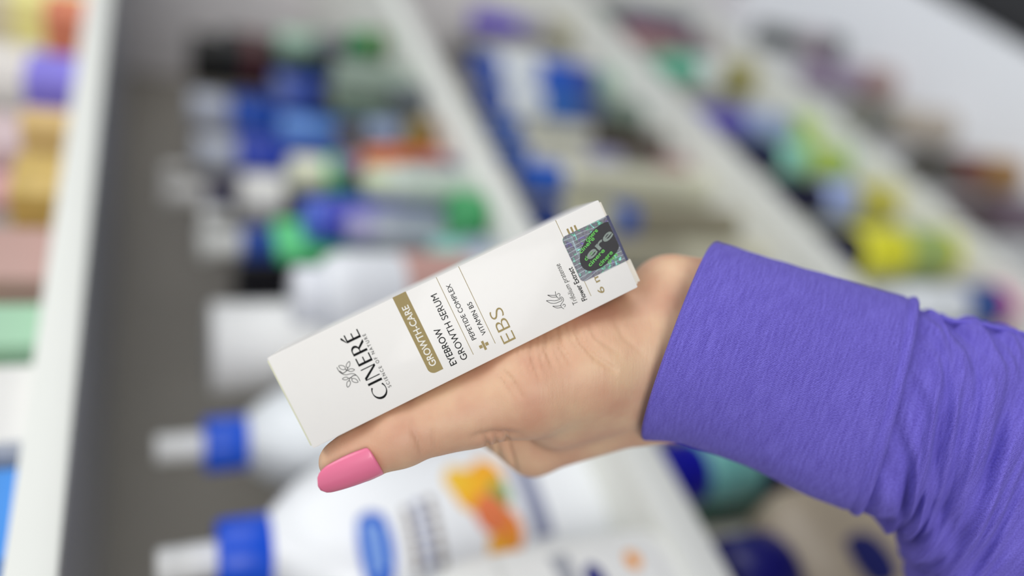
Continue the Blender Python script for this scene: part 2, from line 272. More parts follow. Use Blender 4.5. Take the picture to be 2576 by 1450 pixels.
def pump(T, h, col, D):
    big = D.get('big'); hw, hd = (.056, .034) if big else (.048, .033); kk = 1.12 if big else 1.
    prof = [(.96, 0), (1, .003), (1, .135), (.985, .150), (.93, .168), (.82, .184), (.66, .198), (.46, .209), (.36, .214)]
    if big: prof = [(q, z*1.0) for q, z in prof]
    loft('body', [oval_ring(hw*q, hd*(q if q > .9 else .45+.55*q), z) for q, z in prof], mat(col, .32, var=.02, coat=.3), T)
    lathe('collar', [(.0185*kk, .213), (.0195*kk, .216), (.0195*kk, .240), (.0180*kk, .2435)], mat(D['col'], .35), T, n=48, label='blue collar')
    lathe('pump_head', [(.010, .2435), (.010, .262), (.0092, .2625), (.0100, .264), (.0100, .2735), (.0085, .275)], mat('efefec', .35), T, label='white pump head')
    if big:
        patch('emblem', T, hw, hd, -.026, .160, .044, .021, mat('1860d0', .35), shape='pill', label='blue oval emblem')
        for k, (dz, ww) in enumerate(((.004, .034), (-.003, .030))):
            patch('emblem_lettering', T, hw, hd, -.026, .160+dz, ww*.9, .0032, mat('9cc0f0', .4), off=.0011)
        for k, (z, c, ww) in enumerate(((.138, '8c8078', .040), (.130, '8890b4', .044), (.122, '7c6c60', .046))):
            for q in range(6):
                patch('label_lettering', T, hw, hd, -.040+q*.0072*ww/.044, z, .0052, .0048, mat(c, .5), off=.0009, n=3)
        for x, z, a, b, c in ((.022, .108, .034, .026, 'f0b020'), (.030, .094, .030, .022, 'f0a828'), (.004, .100, .028, .022, 'e07848'), (-.008, .092, .030, .020, 'e88830'), (.016, .090, .020, .014, '78a050'), (.030, .116, .022, .016, 'f4c030'), (-.02, .098, .026, .02, 'f0b030')):
            patch('fruit_print', T, hw, hd, x-.020, z-.016, a, b, mat(c, .45, var=.15), shape='oval', off=.0008+.00005*rnd.random()*8)
        patch('ingredient_panel', T, hw, hd, -.006, .052, .060, .014, mat('8c90a8', .5), off=.0008)
    else:
        patch('ingredient_panel', T, hw, hd, .004, .072, .075, .013, mat('8488a0', .5), off=.0008)
        for x, z, a, b in ((.010, .048, .006, .030), (-.004, .050, .006, .024), (.002, .036, .012, .014)):
            patch('brown_print', T, hw, hd, x, z, a, b, mat('6c5448', .5), shape='oval', off=.0008)
def lotion(T, h, col, D):
    hw, hd = .046, .028
    prof = [(.93, 0), (.99, .003), (1, .008), (1, .118), (.97, .130), (.88, .140), (.7, .147), (.42, .151)]
    loft('body', [oval_ring(hw*q, hd*(q if q > .9 else .4+.6*q), z, 3.4) for q, z in prof], mat(col, .4, var=.02), T)
    lathe('cap', [(.017, .151), (.0175, .153), (.0172, .168), (.015, .170)], mat('e8e8e4', .4), T)
    patch('raised_frame', T, hw, hd, 0, .062, .088, .100, mat('dededa', .45), 3.4, off=.0006)
    patch('label_panel', T, hw, hd, 0, .062, .080, .092, mat('ebebe7', .45), 3.4, off=.0010)
    patch('navy_print', T, hw, hd, -.002, .058, .050, .014, mat('1c2078', .45), 3.4, shape='pill', off=.0014)
    patch('grey_print', T, hw, hd, .012, .074, .040, .012, mat('a8aab0', .45), 3.4, off=.0013)
    patch('orange_print', T, hw, hd, .020, .030, .012, .010, mat('f0a040', .45), 3.4, shape='oval', off=.0014)
def bigjar(T, h, w, col, D):
    hw, hd = .054, .036; ch = .05; bh = h-ch
    prof = [(.95, 0), (1, .005), (1, bh-.045), (.97, bh-.03), (.88, bh-.018), (.68, bh-.007), (.45, bh)]
    loft('body', [oval_ring(hw*q, hd*q, z, 3.) for q, z in prof], mat('aa9c88', .4, var=.03), T)
    lathe('cap', [(.027, bh), (.029, bh+.003), (.029, h-.010), (.024, h-.003), (.012, h)], mat(D['cap'], .35), T, label='navy cap')
    patch('label_panel', T, hw, hd, -.018, .182, .036, .036, mat('181c60', .45), 3., shape='pill', label='navy label')
for kind, name, label, cat, x, y, z, h, wd, col, D in PRODUCTS:
    h = max(h, .03)
    T = empty(name, (x, y, z), label, cat, D.get('group'))
    if kind == 'bottle': bottle(T, h, wd, col, D)
    elif kind == 'carton': carton(T, h, wd, col, D)
    elif kind == 'tottle': tottle(T, h, wd, col, D)
    elif kind == 'jar': jar(T, h, wd, col, D)
    elif kind == 'pump': pump(T, h, col, D)
    elif kind == 'lotion': lotion(T, h, col, D)
    elif kind == 'bigjar': bigjar(T, h, wd, col, D)

# ---------------------------------------------------------------- hand frame: millimetres, x/y across the view, -z away
MM = Matrix.Translation((0, 0, EYE)) @ Rm @ Matrix.Scale(.001, 4)
# ---------------------------------------------------------------- the serum carton
BO = np.array((-62.35378, -50.50085, -231.94503)); BU = np.array((0.89252, 0.43398, -0.12272)); BV = np.array((-0.42482, 0.90035, 0.09434))
BU /= np.linalg.norm(BU); BV -= BU*(BU@BV); BV /= np.linalg.norm(BV); BN = np.cross(BU, BV)
BL, BW, BD = 117.0, 32.0, 32.0
bx = Matrix(((BU[0], BV[0], BN[0], BO[0]), (BU[1], BV[1], BN[1], BO[1]), (BU[2], BV[2], BN[2], BO[2]), (0, 0, 0, 1)))
serum = empty('serum_carton', None, 'slim white carton with gold band and holographic sticker held on the thumb', 'carton', mtx=MM @ bx)
mcard = mat('f0ece6', .42, var=.012, scale=.3, coat=.15, key='card')
bm = bmesh.new(); box_bm(bm, 0, BL, 0, BW, -BD, 0, .55); bm_obj('carton_body', bm, mcard, serum, True)
bm = bmesh.new(); box_bm(bm, BL-.4, BL+2.2, 1.2, 9.5, -6, -2.2, .35); box_bm(bm, BL-.2, BL+.7, 1.0, BW-1, -BD+1, -.9, .2)
bm_obj('end_flap', bm, mat('ece4d4', .5, var=.02, scale=.3), serum, True)
bm = bmesh.new(); box_bm(bm, -.5, .1, 1.0, BW-1, -BD+1, -.9, .2); bm_obj('end_flap', bm, mat('d8d8b8', .5, var=.02, scale=.3), serum, True)
gold = mat('86743f', .42, .2, var=.08, scale=8, key='gold'); ink = mat('060708', .6, var=.02); ink2 = mat('403e3a', .6, var=.02)
for q_ in (ink, ink2): q_.node_tree.nodes['Principled BSDF'].inputs['Specular IOR Level'].default_value = .15
VS = .970
def flat(name, polys, m, z=.05, th=.03, label=None, parent=serum):
    """polys: outlines in (u, v) millimetres on the front face, given a little thickness"""
    bm = bmesh.new()
    for P in polys:
        P = [(p[0], p[1]*VS) for p in P]
        a = sum(P[i][0]*P[(i+1) % len(P)][1]-P[(i+1) % len(P)][0]*P[i][1] for i in range(len(P)))
        if a < 0: P = P[::-1]
        vs = [bm.verts.new((p[0], p[1], z)) for p in P]; lo = [bm.verts.new((p[0], p[1], z-th)) for p in P]
        bm.faces.new(vs)
        for i in range(len(P)): bm.faces.new((vs[i-1], lo[i-1], lo[i], vs[i]))
    me = bpy.data.meshes.new(name); bm.to_mesh(me); bm.free(); me.materials.append(m)
    o = bpy.data.objects.new(name, me); COL.objects.link(o); o.parent = parent
    if label: o['label'] = label
    return o
def rect(u0, u1, v0, v1): return [(u0, v0), (u1, v0), (u1, v1), (u0, v1)]
def text(name, s, ub, v0, v1, cap, m, off=0., shear=0., z=.06, space=1., dirv=(0, 1), parent=serum, label=None):
    c = bpy.data.curves.new(name, 'FONT'); c.body = s; c.offset = off; c.shear = shear; c.space_character = space; c.extrude = .004; c.resolution_u = 6
    t = bpy.data.objects.new('tmp', c); COL.objects.link(t); bpy.context.view_layer.update()
    me = bpy.data.meshes.new_from_object(t.evaluated_get(bpy.context.evaluated_depsgraph_get())); bpy.data.objects.remove(t)
    xs = [v.co.x for v in me.vertices]; x0, x1 = min(xs), max(xs)
    c2 = bpy.data.curves.new('h', 'FONT'); c2.body = 'H'; t = bpy.data.objects.new('tmp', c2); COL.objects.link(t); bpy.context.view_layer.update()
    mh = bpy.data.meshes.new_from_object(t.evaluated_get(bpy.context.evaluated_depsgraph_get())); bpy.data.objects.remove(t)
    ch = max(v.co.y for v in mh.vertices)
    v0 *= VS; v1 *= VS
    sx = (v1-v0)/(x1-x0); sy = cap/ch; d = Vector((dirv[0], dirv[1])).normalized()
    for v in me.vertices:
        X = (v.co.x-x0)*sx; Y = v.co.y*sy
        v.co = (ub+X*d.x-Y*d.y, v0+X*d.y+Y*d.x, z+v.co.z*4) if dirv == (0, 1) else (ub+X*d.x-Y*d.y, v0+X*d.y+Y*d.x, z+v.co.z*4)
    me.materials.clear(); me.materials.append(m); me.name = name
    o = bpy.data.objects.new(name, me); COL.objects.link(o); o.parent = parent
    if label: o['label'] = label
    return o
# big word in a roman sans with thick and thin strokes, unit cap height, x to the right
def stroke(pts, ws):
    L, R = [], []
    for i, p in enumerate(pts):
        a = Vector(pts[max(0, i-1)]); b = Vector(pts[min(len(pts)-1, i+1)]); d = (b-a).normalized(); n = Vector((-d.y, d.x)); q = Vector(p)
        L.append(tuple(q+n*ws[i]/2)); R.append(tuple(q-n*ws[i]/2))
    return [[L[i], L[i+1], R[i+1], R[i]] for i in range(len(pts)-1)]
def arc(cx, cy, rx, ry, a0, a1, n, tk, tn):
    P, W = [], []
    for i in range(n+1):
        t = math.radians(a0+(a1-a0)*i/n); P.append((cx+rx*math.cos(t), cy+ry*math.sin(t))); W.append(tn+(tk-tn)*abs(math.cos(t))**1.3)
    return stroke(P, W)
TK, TN = .14, .058
def gl(ch):
    if ch == 'C': return arc(.52, .5, .46, .475, 48, 312, 26, TK, .05), .84
    if ch == 'I': return [[(0, 0), (TK, 0), (TK, 1), (0, 1)]], TK
    if ch == 'N': return [[(0, 0), (TN, 0), (TN, 1), (0, 1)], [(.66, 0), (.66+TN, 0), (.66+TN, 1), (.66, 1)], [(0, 1), (.17, 1), (.735, 0), (.60, 0)]], .735
    if ch == 'E': return [[(0, 0), (TK, 0), (TK, 1), (0, 1)], [(0, 0), (.52, 0), (.52, .085), (0, .085)], [(0, .915), (.50, .915), (.50, 1), (0, 1)], [(0, .47), (.44, .47), (.44, .55), (0, .55)]], .52
    if ch == 'R': return [[(0, 0), (TK, 0), (TK, 1), (0, 1)], [(0, .925), (.26, .925), (.26, 1), (0, 1)], [(0, .44), (.28, .44), (.28, .51), (0, .51)], [(.24, .47), (.38, .47), (.72, 0), (.54, 0)]] + arc(.25, .72, .25, .245, -90, 90, 14, TK, .07), .70
polys = []; x = 0.
word = [('C', .17), ('I', .20), ('N', .20), ('E', .14), ('R', .16), ('E', 0)]
for ch, gap in word:
    g, wch = gl(ch); polys += [[(p[0]+x, p[1]) for p in q] for q in g]
    if ch == 'E' and gap == 0: polys.append([(x+.03, 1.03), (x+.08, 1.01), (x+.42, 1.19), (x+.44, 1.25), (x+.38, 1.29), (x+.32, 1.27)])
    x += wch+gap
V0, V1, UB, CP = 4.7, 28.9, 28.6, 4.75
sx = (V1-V0)/x
flat('brand_lettering', [[(UB-p[1]*CP, V0+p[0]*sx) for p in q] for q in polys], ink)
# leaf sprig above the word
sp = []
def curve(P, n=6):
    out = []
    for i in range(len(P)-1):
        p0, p1, p2, p3 = P[max(i-1, 0)], P[i], P[i+1], P[min(i+2, len(P)-1)]
        for k in range(n):
            t = k/n; out.append(tuple(.5*((2*p1[c])+(-p0[c]+p2[c])*t+(2*p0[c]-5*p1[c]+4*p2[c]-p3[c])*t*t+(-p0[c]+3*p1[c]-3*p2[c]+p3[c])*t**3) for c in (0, 1)))
    return out+[tuple(P[-1])]
def leaf(b, t, wd):
    b = Vector(b); t = Vector(t); d = t-b; L = d.length; d.normalize(); n = Vector((-d.y, d.x)); P = []
    for q in range(13):
        x = q/12; P.append(b+d*(x*L)+n*(wd*1.95*math.sqrt(x)*(1-x)**.72))
    for q in range(12, -1, -1):
        x = q/12; P.append(b+d*(x*L)-n*(wd*1.95*math.sqrt(x)*(1-x)**.72))
    return [tuple(p) for p in P]
def add(P, k=.2): sp.extend(stroke(P, [k]*len(P)))
add(curve([(17.70,20.52), (17.74,19.08), (18.24,17.83), (19.14,17.01), (20.43,16.69), (21.45,16.21), (22.01,15.21), (22.22,14.10), (22.18,13.09)]), .17)
add(curve([(17.95,19.08), (18.46,17.98), (19.32,17.93), (20.00,18.19), (20.55,18.61), (20.48,18.98)]), .22)
add(curve([(19.80,18.95), (19.87,18.48), (19.99,18.15), (20.55,17.90)]), .2)
add(curve([(21.91,15.43), (21.11,15.72), (20.31,15.54), (19.68,15.43), (19.23,14.78)]), .22)
add(curve([(19.25,15.72), (19.69,15.47), (20.18,15.50), (20.22,14.92)]), .2)
for b_, t_, w_ in (((19.80,18.86), (18.41,20.64), .72), ((20.50,18.94), (21.95,20.44), .62), ((20.45,17.96), (22.23,17.25), .52), ((19.27,15.71), (17.61,16.31), .52), ((19.24,14.77), (17.92,13.10), .66), ((20.20,14.87), (21.48,13.10), .66)):
    add(leaf(b_, t_, w_), .17)
flat('leaf_emblem', sp, ink)
text('slogan_lettering', 'SCIENCE OF NATURE', 30.2, 7.0, 26.4, 1.05, ink, space=1.45)
bandp = [(47.3, 33.1), (47.3, 4.6)] + [(42.7+2.2-2.2*math.sin(t), 4.6+2.2-2.2*math.cos(t)) for t in [i*math.pi/16 for i in range(9)]] + [(42.7, 33.1)]
flat('gold_band', [bandp], gold, z=.04, label='gold printed band')
text('band_lettering', 'GROWTH-CARE', 46.1, 7.0, 28.9, 2.15, mat('f0ece2', .5, var=.01), off=.012, label='off-white lettering')
text('product_lettering', 'EYEBROW', 52.0, 4.2, 17.6, 2.15, ink, off=.006)
text('product_lettering', 'GROWTH SERUM', 55.9, 4.2, 28.2, 2.15, ink)
flat('gold_line', [rect(57.85, 58.03, 4.4, 33)], gold, z=.04); flat('gold_line', [rect(65.8, 65.98, 4.5, 33)], gold, z=.04)
text('ingredient_lettering', 'PEPETIDE COMPLEX', 61.1, 8.8, 29.1, 1.55, ink)
text('ingredient_lettering', 'VITAMIN B5', 64.7, 8.8, 20.7, 1.55, ink)
flat('plus_sign', [rect(61.9, 62.7, 4.0, 7.2), rect(60.7, 61.75, 5.1, 6.2), rect(62.85, 63.9, 5.1, 6.2)], gold, z=.04)
text('code_lettering', 'EBS', 72.7, 2.9, 14.9, 4.5, gold, off=-.012, label='gold lettering')
# hair root drawing
hp = []
def addh(P, k=.16, sm=True):
    P = curve(P) if sm else P; hp.extend(stroke(P, [k]*len(P)))
addh([(90.97,11.33), (90.71,10.31), (90.73,9.29), (91.06,8.69), (91.62,8.78), (92.10,8.69), (92.37,8.09), (92.17,7.33), (91.43,6.83), (90.80,6.47), (90.63,5.62), (91.13,4.66)])
addh([(86.96,9.87), (87.87,8.55), (89.18,7.77), (90.61,7.58), (91.60,7.61), (91.89,8.03), (91.66,8.39)])
addh([(86.96,9.87), (88.22,9.31), (89.67,8.52), (91.09,8.27), (91.66,8.39)])
addh([(91.12,10.01), (91.49,10.29), (91.92,10.02), (91.87,9.52), (91.44,9.24)]); addh([(91.21,5.83), (91.62,6.18), (92.03,5.88), (91.91,5.35), (91.42,5.23)])
addh([(88.11,11.39), (89.35,10.65), (90.66,10.06)]); addh([(88.11,11.39), (89.18,10.09), (90.63,9.46)])
addh([(88.11,7.23), (89.28,6.67), (90.69,6.15)]); addh([(88.11,7.23), (89.03,6.12), (90.51,5.50)])
flat('hair_root_drawing', hp, ink)
text('extract_lettering', 'Trifolium pratense', 96.2, 4.3, 19.3, 1.75, ink2, shear=.12, off=-.006)
text('extract_lettering', 'Flower Extract', 99.5, 4.1, 16.4, 1.75, ink, off=.012)
flat('gold_line', [rect(101.1, 101.28, 4.5, 10.4)], gold, z=.04); flat('gold_line', [rect(100.9, 101.08, 26.3, 33)], gold, z=.04)
text('volume_lettering', '6 ml', 106.1, 3.7, 12.2, 2.2, gold, off=.006)
flat('gold_bars', [rect(103.0+i*1.35, 103.65+i*1.35, 25.5, 28.7) for i in range(3)], gold, z=.04)
# holographic sticker, wrapped over the end of the carton
def holo():
    m = bpy.data.materials.new('hologram_foil'); m.use_nodes = True; nt = m.node_tree; N = nt.nodes; L = nt.links; b = N['Principled BSDF']
    tc = N.new('ShaderNodeTexCoord'); wv = N.new('ShaderNodeTexWave'); wv.wave_type = 'RINGS'; wv.inputs['Scale'].default_value = .22; wv.inputs['Distortion'].default_value = 22; wv.inputs['Detail'].default_value = 2; wv.inputs['Detail Scale'].default_value = .16
    L.new(tc.outputs['Object'], wv.inputs[0])
    r = N.new('ShaderNodeValToRGB'); L.new(wv.outputs['Fac'], r.inputs[0]); e = r.color_ramp
    e.elements[0].position = .86; e.elements[0].color = (0, 0, 0, 1); e.elements[1].position = 1; e.elements[1].color = (.25, .32, .32, 1)
    no = N.new('ShaderNodeTexNoise'); no.inputs['Scale'].default_value = .33; no.inputs['Detail'].default_value = 5; no.inputs['Distortion'].default_value = 1.5; L.new(tc.outputs['Object'], no.inputs['Vector'])
    r2 = N.new('ShaderNodeValToRGB'); L.new(no.outputs['Fac'], r2.inputs[0]); e = r2.color_ramp
    e.elements[0].position = .30; e.elements[0].color = (.12, .07, .32, 1); e.elements[1].position = .74; e.elements[1].color = (.10, .85, .22, 1)
    for p, c in ((.40, (.06, .055, .08, 1)), (.50, (.13, .13, .15, 1)), (.58, (.07, .065, .09, 1)), (.64, (.05, .30, .14, 1)), (.68, (.25, .45, .6, 1))): x = e.elements.new(p); x.color = c
    n3 = N.new('ShaderNodeTexNoise'); n3.inputs['Scale'].default_value = .22; L.new(tc.outputs['Object'], n3.inputs['Vector'])
    mx = N.new('ShaderNodeMix'); mx.data_type = 'RGBA'; mx.blend_type = 'ADD'; L.new(n3.outputs['Fac'], mx.inputs[0]); L.new(r2.outputs[0], mx.inputs[6]); L.new(r.outputs[0], mx.inputs[7])
    L.new(mx.outputs[2], b.inputs['Base Color']); b.inputs['Metallic'].default_value = .3; b.inputs['Roughness'].default_value = .4
    return m
def rr(u0, u1, v0, v1, r, n=6):
    A = [(u1, v0)]
    for i in range(n+1):
        t = math.radians(270-90*i/n); A.append((u0+r+r*math.cos(t), v0+r+r*math.sin(t)))
    for i in range(n+1):
        t = math.radians(180-90*i/n); A.append((u0+r+r*math.cos(t), v1-r+r*math.sin(t)))
    return A + [(u1, v1)]
st = flat('holographic_sticker', [rr(100.2, BL-.1, 10.0, 26.8, 1.6)], holo(), z=.09, th=.06, label='dark violet holographic sticker')
sb = bm_obj('sticker_fold', box_bm(bmesh.new(), BL-.3, BL+.8, 9.7, 26.0, -14, .08, .05), mat('2a2c4c', .4, .3, var=.3, scale=.5), serum, label='sticker folded over the carton end')
ell = []
for i in range(40):
    t = 2*math.pi*i/40; a, b = 9.6*math.cos(t), 5.6*math.sin(t); c, s = math.cos(.5), math.sin(.5); u_, v_ = 111.3+a*c-b*s, 18.4+a*s+b*c
    ell.append((min(u_, BL-.15), min(max(v_, 10.3), 26.5)))
flat('sticker_oval', [ell], mat('120e16', .5, .1, var=.7, scale=.35), z=.11, th=.02)
gr = mat('4fb838', .4, .1, var=.75, scale=.9, key='g'); gr2 = mat('748078', .4, .1, var=.95, scale=5, key='s2')
dv = (.94, .36)
for k, (u0, v0, n_) in enumerate(((104.0, 19.0, 7.0), (104.6, 16.0, 5.0), (104.9, 13.6, 7.6), (108.2, 12.2, 6.4), (111.2, 11.6, 4.4), (107.6, 21.6, 5.4))):
    text('sticker_lettering', 'cinere', u0, v0, v0+n_, 1.35, gr, off=.014, z=.13, dirv=dv, label='green hologram lettering')
text('sticker_lettering', 'ere', 105.8, 15.6, 15.6+12.2, 3.0, gr2, off=.02, z=.15, dirv=(.93, .37), label='silver hologram lettering')
sw = []
for q in range(5):
    P = []
    for i in range(14):
        t = i/13; P.append((100.6+16.4*t, 11.0+q*.42+.9*math.sin(t*7+q*.35)+.25*q*t)); 
    sw += stroke([(a, min(max(b, 10.2), 26.5)) for a, b in P], [.05]*14)
for q in range(8):
    sw += stroke([(100.7+.3*q+.9*math.sin(t*.5+q*.3)+t*.35, 26.0-t*.85) for t in range(0, 14)], [.05]*14)
flat('sticker_guilloche', sw, mat('74868c', .3, .5, var=.5, scale=1.2), z=.105, th=.01)

# ---------------------------------------------------------------- the hand: one implicit surface meshed at 0.8 mm
person = empty('person', None, 'hand in a violet sleeve with pink nail polish holding a slim white carton', 'person', mtx=MM)
def seg(P, a, b, ra, rb):
    a = np.array(a); b = np.array(b); d = b-a; t = np.clip(((P-a)@d)/(d@d), 0, 1)
    return np.linalg.norm(P-a-t[..., None]*d, axis=-1)-(ra+(rb-ra)*t)
def smin(a, b, k):
    h = np.clip(.5+.5*(b-a)/k, 0, 1); return b+(a-b)*h-k*h*(1-h)
def chain(P, pts, k=2.5):
    f = None
    for (a, ra), (b, rb) in zip(pts[:-1], pts[1:]):
        q = seg(P, a, b, ra, rb); f = q if f is None else smin(f, q, k)
    return f
PALM = [
 [((58.3,-4.6,-270.0), 17.0), ((89.5,-11.8,-272.0), 19.5), ((152.9,-34.0,-281.0), 22.0)],
 [((52.2,-40.8,-276.0), 15.6), ((87.8,-43.5,-276.0), 15.5), ((155.0,-55.9,-285.0), 20.0)],
 [((48.5,-22.7,-272.0), 19.0), ((74.3,-26.8,-270.0), 22.0), ((152.9,-43.0,-281.0), 24.0), ((239.7,-102.5,-305.0), 30.0), ((312.5,-181.8,-330.0), 36.0)],
 [((52.6,-41.1,-278.0), 15.5), ((7.9,-60.5,-282.0), 10.5)],
 [((54.9,-36.6,-290.0), 14.0), ((16.3,-58.3,-297.0), 10.0)],
 [((60.0,-33.1,-300.0), 13.0), ((22.3,-56.5,-314.0), 9.5)],
 [((64.5,-27.1,-306.0), 12.0), ((28.7,-54.1,-330.0), 8.5)],
 [((63.1,-10.2,-292.0), 14.0), ((64.5,-27.1,-306.0), 12.0)],
 [((50.3,-20.7,-266.0), 19.0), ((25.3,-27.8,-259.0), 18.5), ((5.0,-34.0,-253.0), 16.5), ((-13.5,-40.8,-249.0), 11.6)],
 [((47.1,-15.1,-268.0), 11.5), ((30.8,-22.7,-264.0), 12.5)],
 [((47.5,-32.2,-266.0), 15.5), ((16.1,-44.5,-267.0), 13.5)],
]
THUMB = [((-13.5,-40.8,-249.0), 11.9), ((-23.9,-44.0,-246.0), 10.6), ((-36.8,-48.7,-243.0), 9.9), ((-49.9,-54.6,-242.5), 8.4), ((-54.5,-56.2,-241.5), 7.2), ((-57.0,-56.7,-241.0), 5.6)]
FINGERS = [
 [((7.9,-60.5,-282.0), 10.3), ((-26.9,-39.3,-281.0), 8.8), ((-52.7,-30.2,-274.0), 7.8), ((-70.1,-30.5,-270.0), 6.6)],
 [((16.3,-58.3,-297.0), 10.0), ((-27.1,-37.1,-300.0), 8.8), ((-54.6,-27.5,-292.0), 7.8), ((-73.7,-27.8,-287.0), 6.8)],
 [((22.3,-56.5,-314.0), 9.5), ((-21.9,-35.9,-318.0), 8.3), ((-50.5,-26.7,-310.0), 7.4), ((-68.3,-27.0,-304.0), 6.4)],
 [((28.7,-54.1,-330.0), 8.5), ((-9.5,-35.9,-334.0), 7.2), ((-31.4,-27.3,-328.0), 6.4), ((-48.1,-26.8,-322.0), 5.6)],
]
def field(P):
    palm = None
    for c in PALM:
        q = chain(P, c, 6); palm = q if palm is None else smin(palm, q, 7)
    f = smin(palm, chain(P, THUMB, 3), 6)
    for c in FINGERS:
        f = np.minimum(f, smin(palm, chain(P, c, 2.5), 4.5))
    # skin pressed flat where the carton sits
    q = P-BO; l = np.stack([q@BU-BL/2, q@BV-BW/2, q@BN+BD/2], -1); e = np.abs(l)-np.array([BL/2+2.4, BW/2+.05, BD/2+.05])
    bd = np.linalg.norm(np.maximum(e, 0), axis=-1)+np.minimum(e.max(-1), 0)
    return np.maximum(f, -bd)
def surface_nets(f, lo, hi, s):
    n = [int((hi[i]-lo[i])/s)+2 for i in range(3)]
    G = np.empty(n, np.float32)
    ys, zs = np.arange(n[1])*s+lo[1], np.arange(n[2])*s+lo[2]
    for i0 in range(0, n[0], 16):
        xs = np.arange(i0, min(n[0], i0+16))*s+lo[0]
        G[i0:i0+len(xs)] = f(np.stack(np.meshgrid(xs, ys, zs, indexing='ij'), -1))
    S = G < 0
    c = [S[a:n[0]-1+a, b:n[1]-1+b, d:n[2]-1+d] for a in (0, 1) for b in (0, 1) for d in (0, 1)]
    act = np.any(c, 0) & ~np.all(c, 0); I = np.argwhere(act); idx = -np.ones(act.shape, np.int64); idx[tuple(I.T)] = np.arange(len(I))
    acc = np.zeros((len(I), 3)); cnt = np.zeros(len(I))
    cor = [(a, b, d) for a in (0, 1) for b in (0, 1) for d in (0, 1)]
    for p in cor:
        for ax in range(3):
            if p[ax]: continue
            q = list(p); q[ax] = 1
            ga = G[tuple((I+np.array(p)).T)]; gb = G[tuple((I+np.array(q)).T)]; m = (ga < 0) != (gb < 0)
            t = np.where(m, ga/(ga-gb+1e-12), 0); pt = np.tile(np.array(p, float), (len(I), 1)); pt[:, ax] += t
            acc[m] += pt[m]; cnt[m] += 1
    V = (I+acc/cnt[:, None])*s+np.array(lo); F = []
    for ax in range(3):
        b, d = [k for k in range(3) if k != ax]
        sl = [slice(None)]*3; sl2 = [slice(None)]*3; sl[ax] = slice(0, -1); sl2[ax] = slice(1, None)
        e = S[tuple(sl)] != S[tuple(sl2)]; E = np.argwhere(e); inside = S[tuple(E.T)]
        ok = (E[:, b] > 0) & (E[:, d] > 0) & (E[:, b] < n[b]-1) & (E[:, d] < n[d]-1) ; E = E[ok]; inside = inside[ok]
        def at(db, dd):
            q = E.copy(); q[:, b] -= db; q[:, d] -= dd; return idx[tuple(q.T)]
        Q = np.stack([at(0, 0), at(1, 0), at(1, 1), at(0, 1)], -1)
        fl_ = inside if ax != 1 else ~inside
        Q[~fl_] = Q[~fl_][:, ::-1]; F.append(Q)
    return V, np.concatenate(F)
V, F = surface_nets(field, (-82, -75, -345), (150, 22, -225), .85)
# fine creases and knuckle folds as real grooves
CREASES = [
 (((15.1,-13.3,-255.0), (16.4,-19.6,-255.0), (20.6,-26.0,-255.0)), .55, 1.2), (((20.8,-11.9,-255.0), (23.8,-18.5,-255.0), (29.1,-24.0,-255.0), (35.6,-28.4,-255.0)), .7, 1.5),
 (((10.7,-15.5,-255.0), (11.8,-21.2,-255.0), (14.3,-27.4,-255.0)), .45, 1.1), (((5.8,-18.0,-255.0), (6.9,-24.0,-255.0), (9.3,-30.8,-255.0)), .4, 1.0),
 (((18.1,-12.3,-255.0), (20.0,-17.1,-255.0), (24.4,-22.6,-255.0)), .35, .9), (((1.6,-21.2,-255.0), (2.5,-26.0,-255.0), (4.7,-30.8,-255.0)), .3, .9),
 (((24.9,-10.3,-255.0), (29.1,-17.1,-255.0), (37.3,-22.6,-255.0)), .3, 1.3), (((-3.6,-28.1,-255.0), (-0.4,-31.5,-255.0), (3.3,-37.7,-255.0)), .45, 1.1), (((-5.2,-30.2,-255.0), (-2.7,-33.3,-255.0), (0.3,-38.4,-255.0)), .3, .9),
 (((-9.4,-54.5,-272.0), (-8.8,-58.5,-272.0), (-7.6,-63.6,-272.0)), .8, 1.0), (((-5.8,-54.2,-272.0), (-5.4,-59.2,-272.0), (-4.1,-64.8,-272.0)), .7, 1.0), (((-2.0,-53.7,-272.0), (-1.2,-59.2,-272.0), (1.2,-66.5,-272.0)), 1.0, 1.2),
 (((-13.4,-51.4,-255.0), (-6.7,-50.9,-258.0), (3.1,-52.2,-262.0)), .6, 2.2),
 (((-32.0,-46.4,-240.0), (-30.1,-50.3,-240.0), (-28.9,-54.8,-240.0)), .35, 1.4), (((-26.2,-45.8,-240.0), (-25.3,-49.7,-240.0), (-24.5,-53.5,-240.0)), .22, 1.2),
 (((34.5,-8.9,-255.0), (38.7,-17.1,-255.0), (46.9,-24.0,-255.0)), .2, 1.6), (((8.5,-16.4,-255.0), (9.5,-22.6,-255.0), (11.8,-29.5,-255.0)), .22, .7), (((13.0,-14.1,-255.0), (14.3,-20.1,-255.0), (17.3,-27.0,-255.0)), .25, .8), (((22.9,-11.1,-255.0), (26.6,-18.5,-255.0), (32.9,-24.7,-255.0)), .3, .9), (((3.7,-19.6,-255.0), (4.4,-24.7,-255.0), (6.9,-30.6,-255.0)), .2, .7),
]
def normals(V, F):
    a = V[F[:, 0]]; n = np.cross(V[F[:, 1]]-a, V[F[:, 2]]-a)+np.cross(V[F[:, 2]]-a, V[F[:, 3]]-a)
    N = np.zeros_like(V)
    for k in range(4): np.add.at(N, F[:, k], n)
    return N/(np.linalg.norm(N, axis=1)[:, None]+1e-9)
def smooth_mesh(V, F, it, lam=.5):
    E = np.concatenate([F[:, [0, 1]], F[:, [1, 2]], F[:, [2, 3]], F[:, [3, 0]]])
    for _ in range(it):
        A = np.zeros_like(V); c = np.zeros(len(V))
        np.add.at(A, E[:, 0], V[E[:, 1]]); np.add.at(A, E[:, 1], V[E[:, 0]]); np.add.at(c, E[:, 0], 1); np.add.at(c, E[:, 1], 1)
        V = V+lam*(A/c[:, None]-V)
    return V
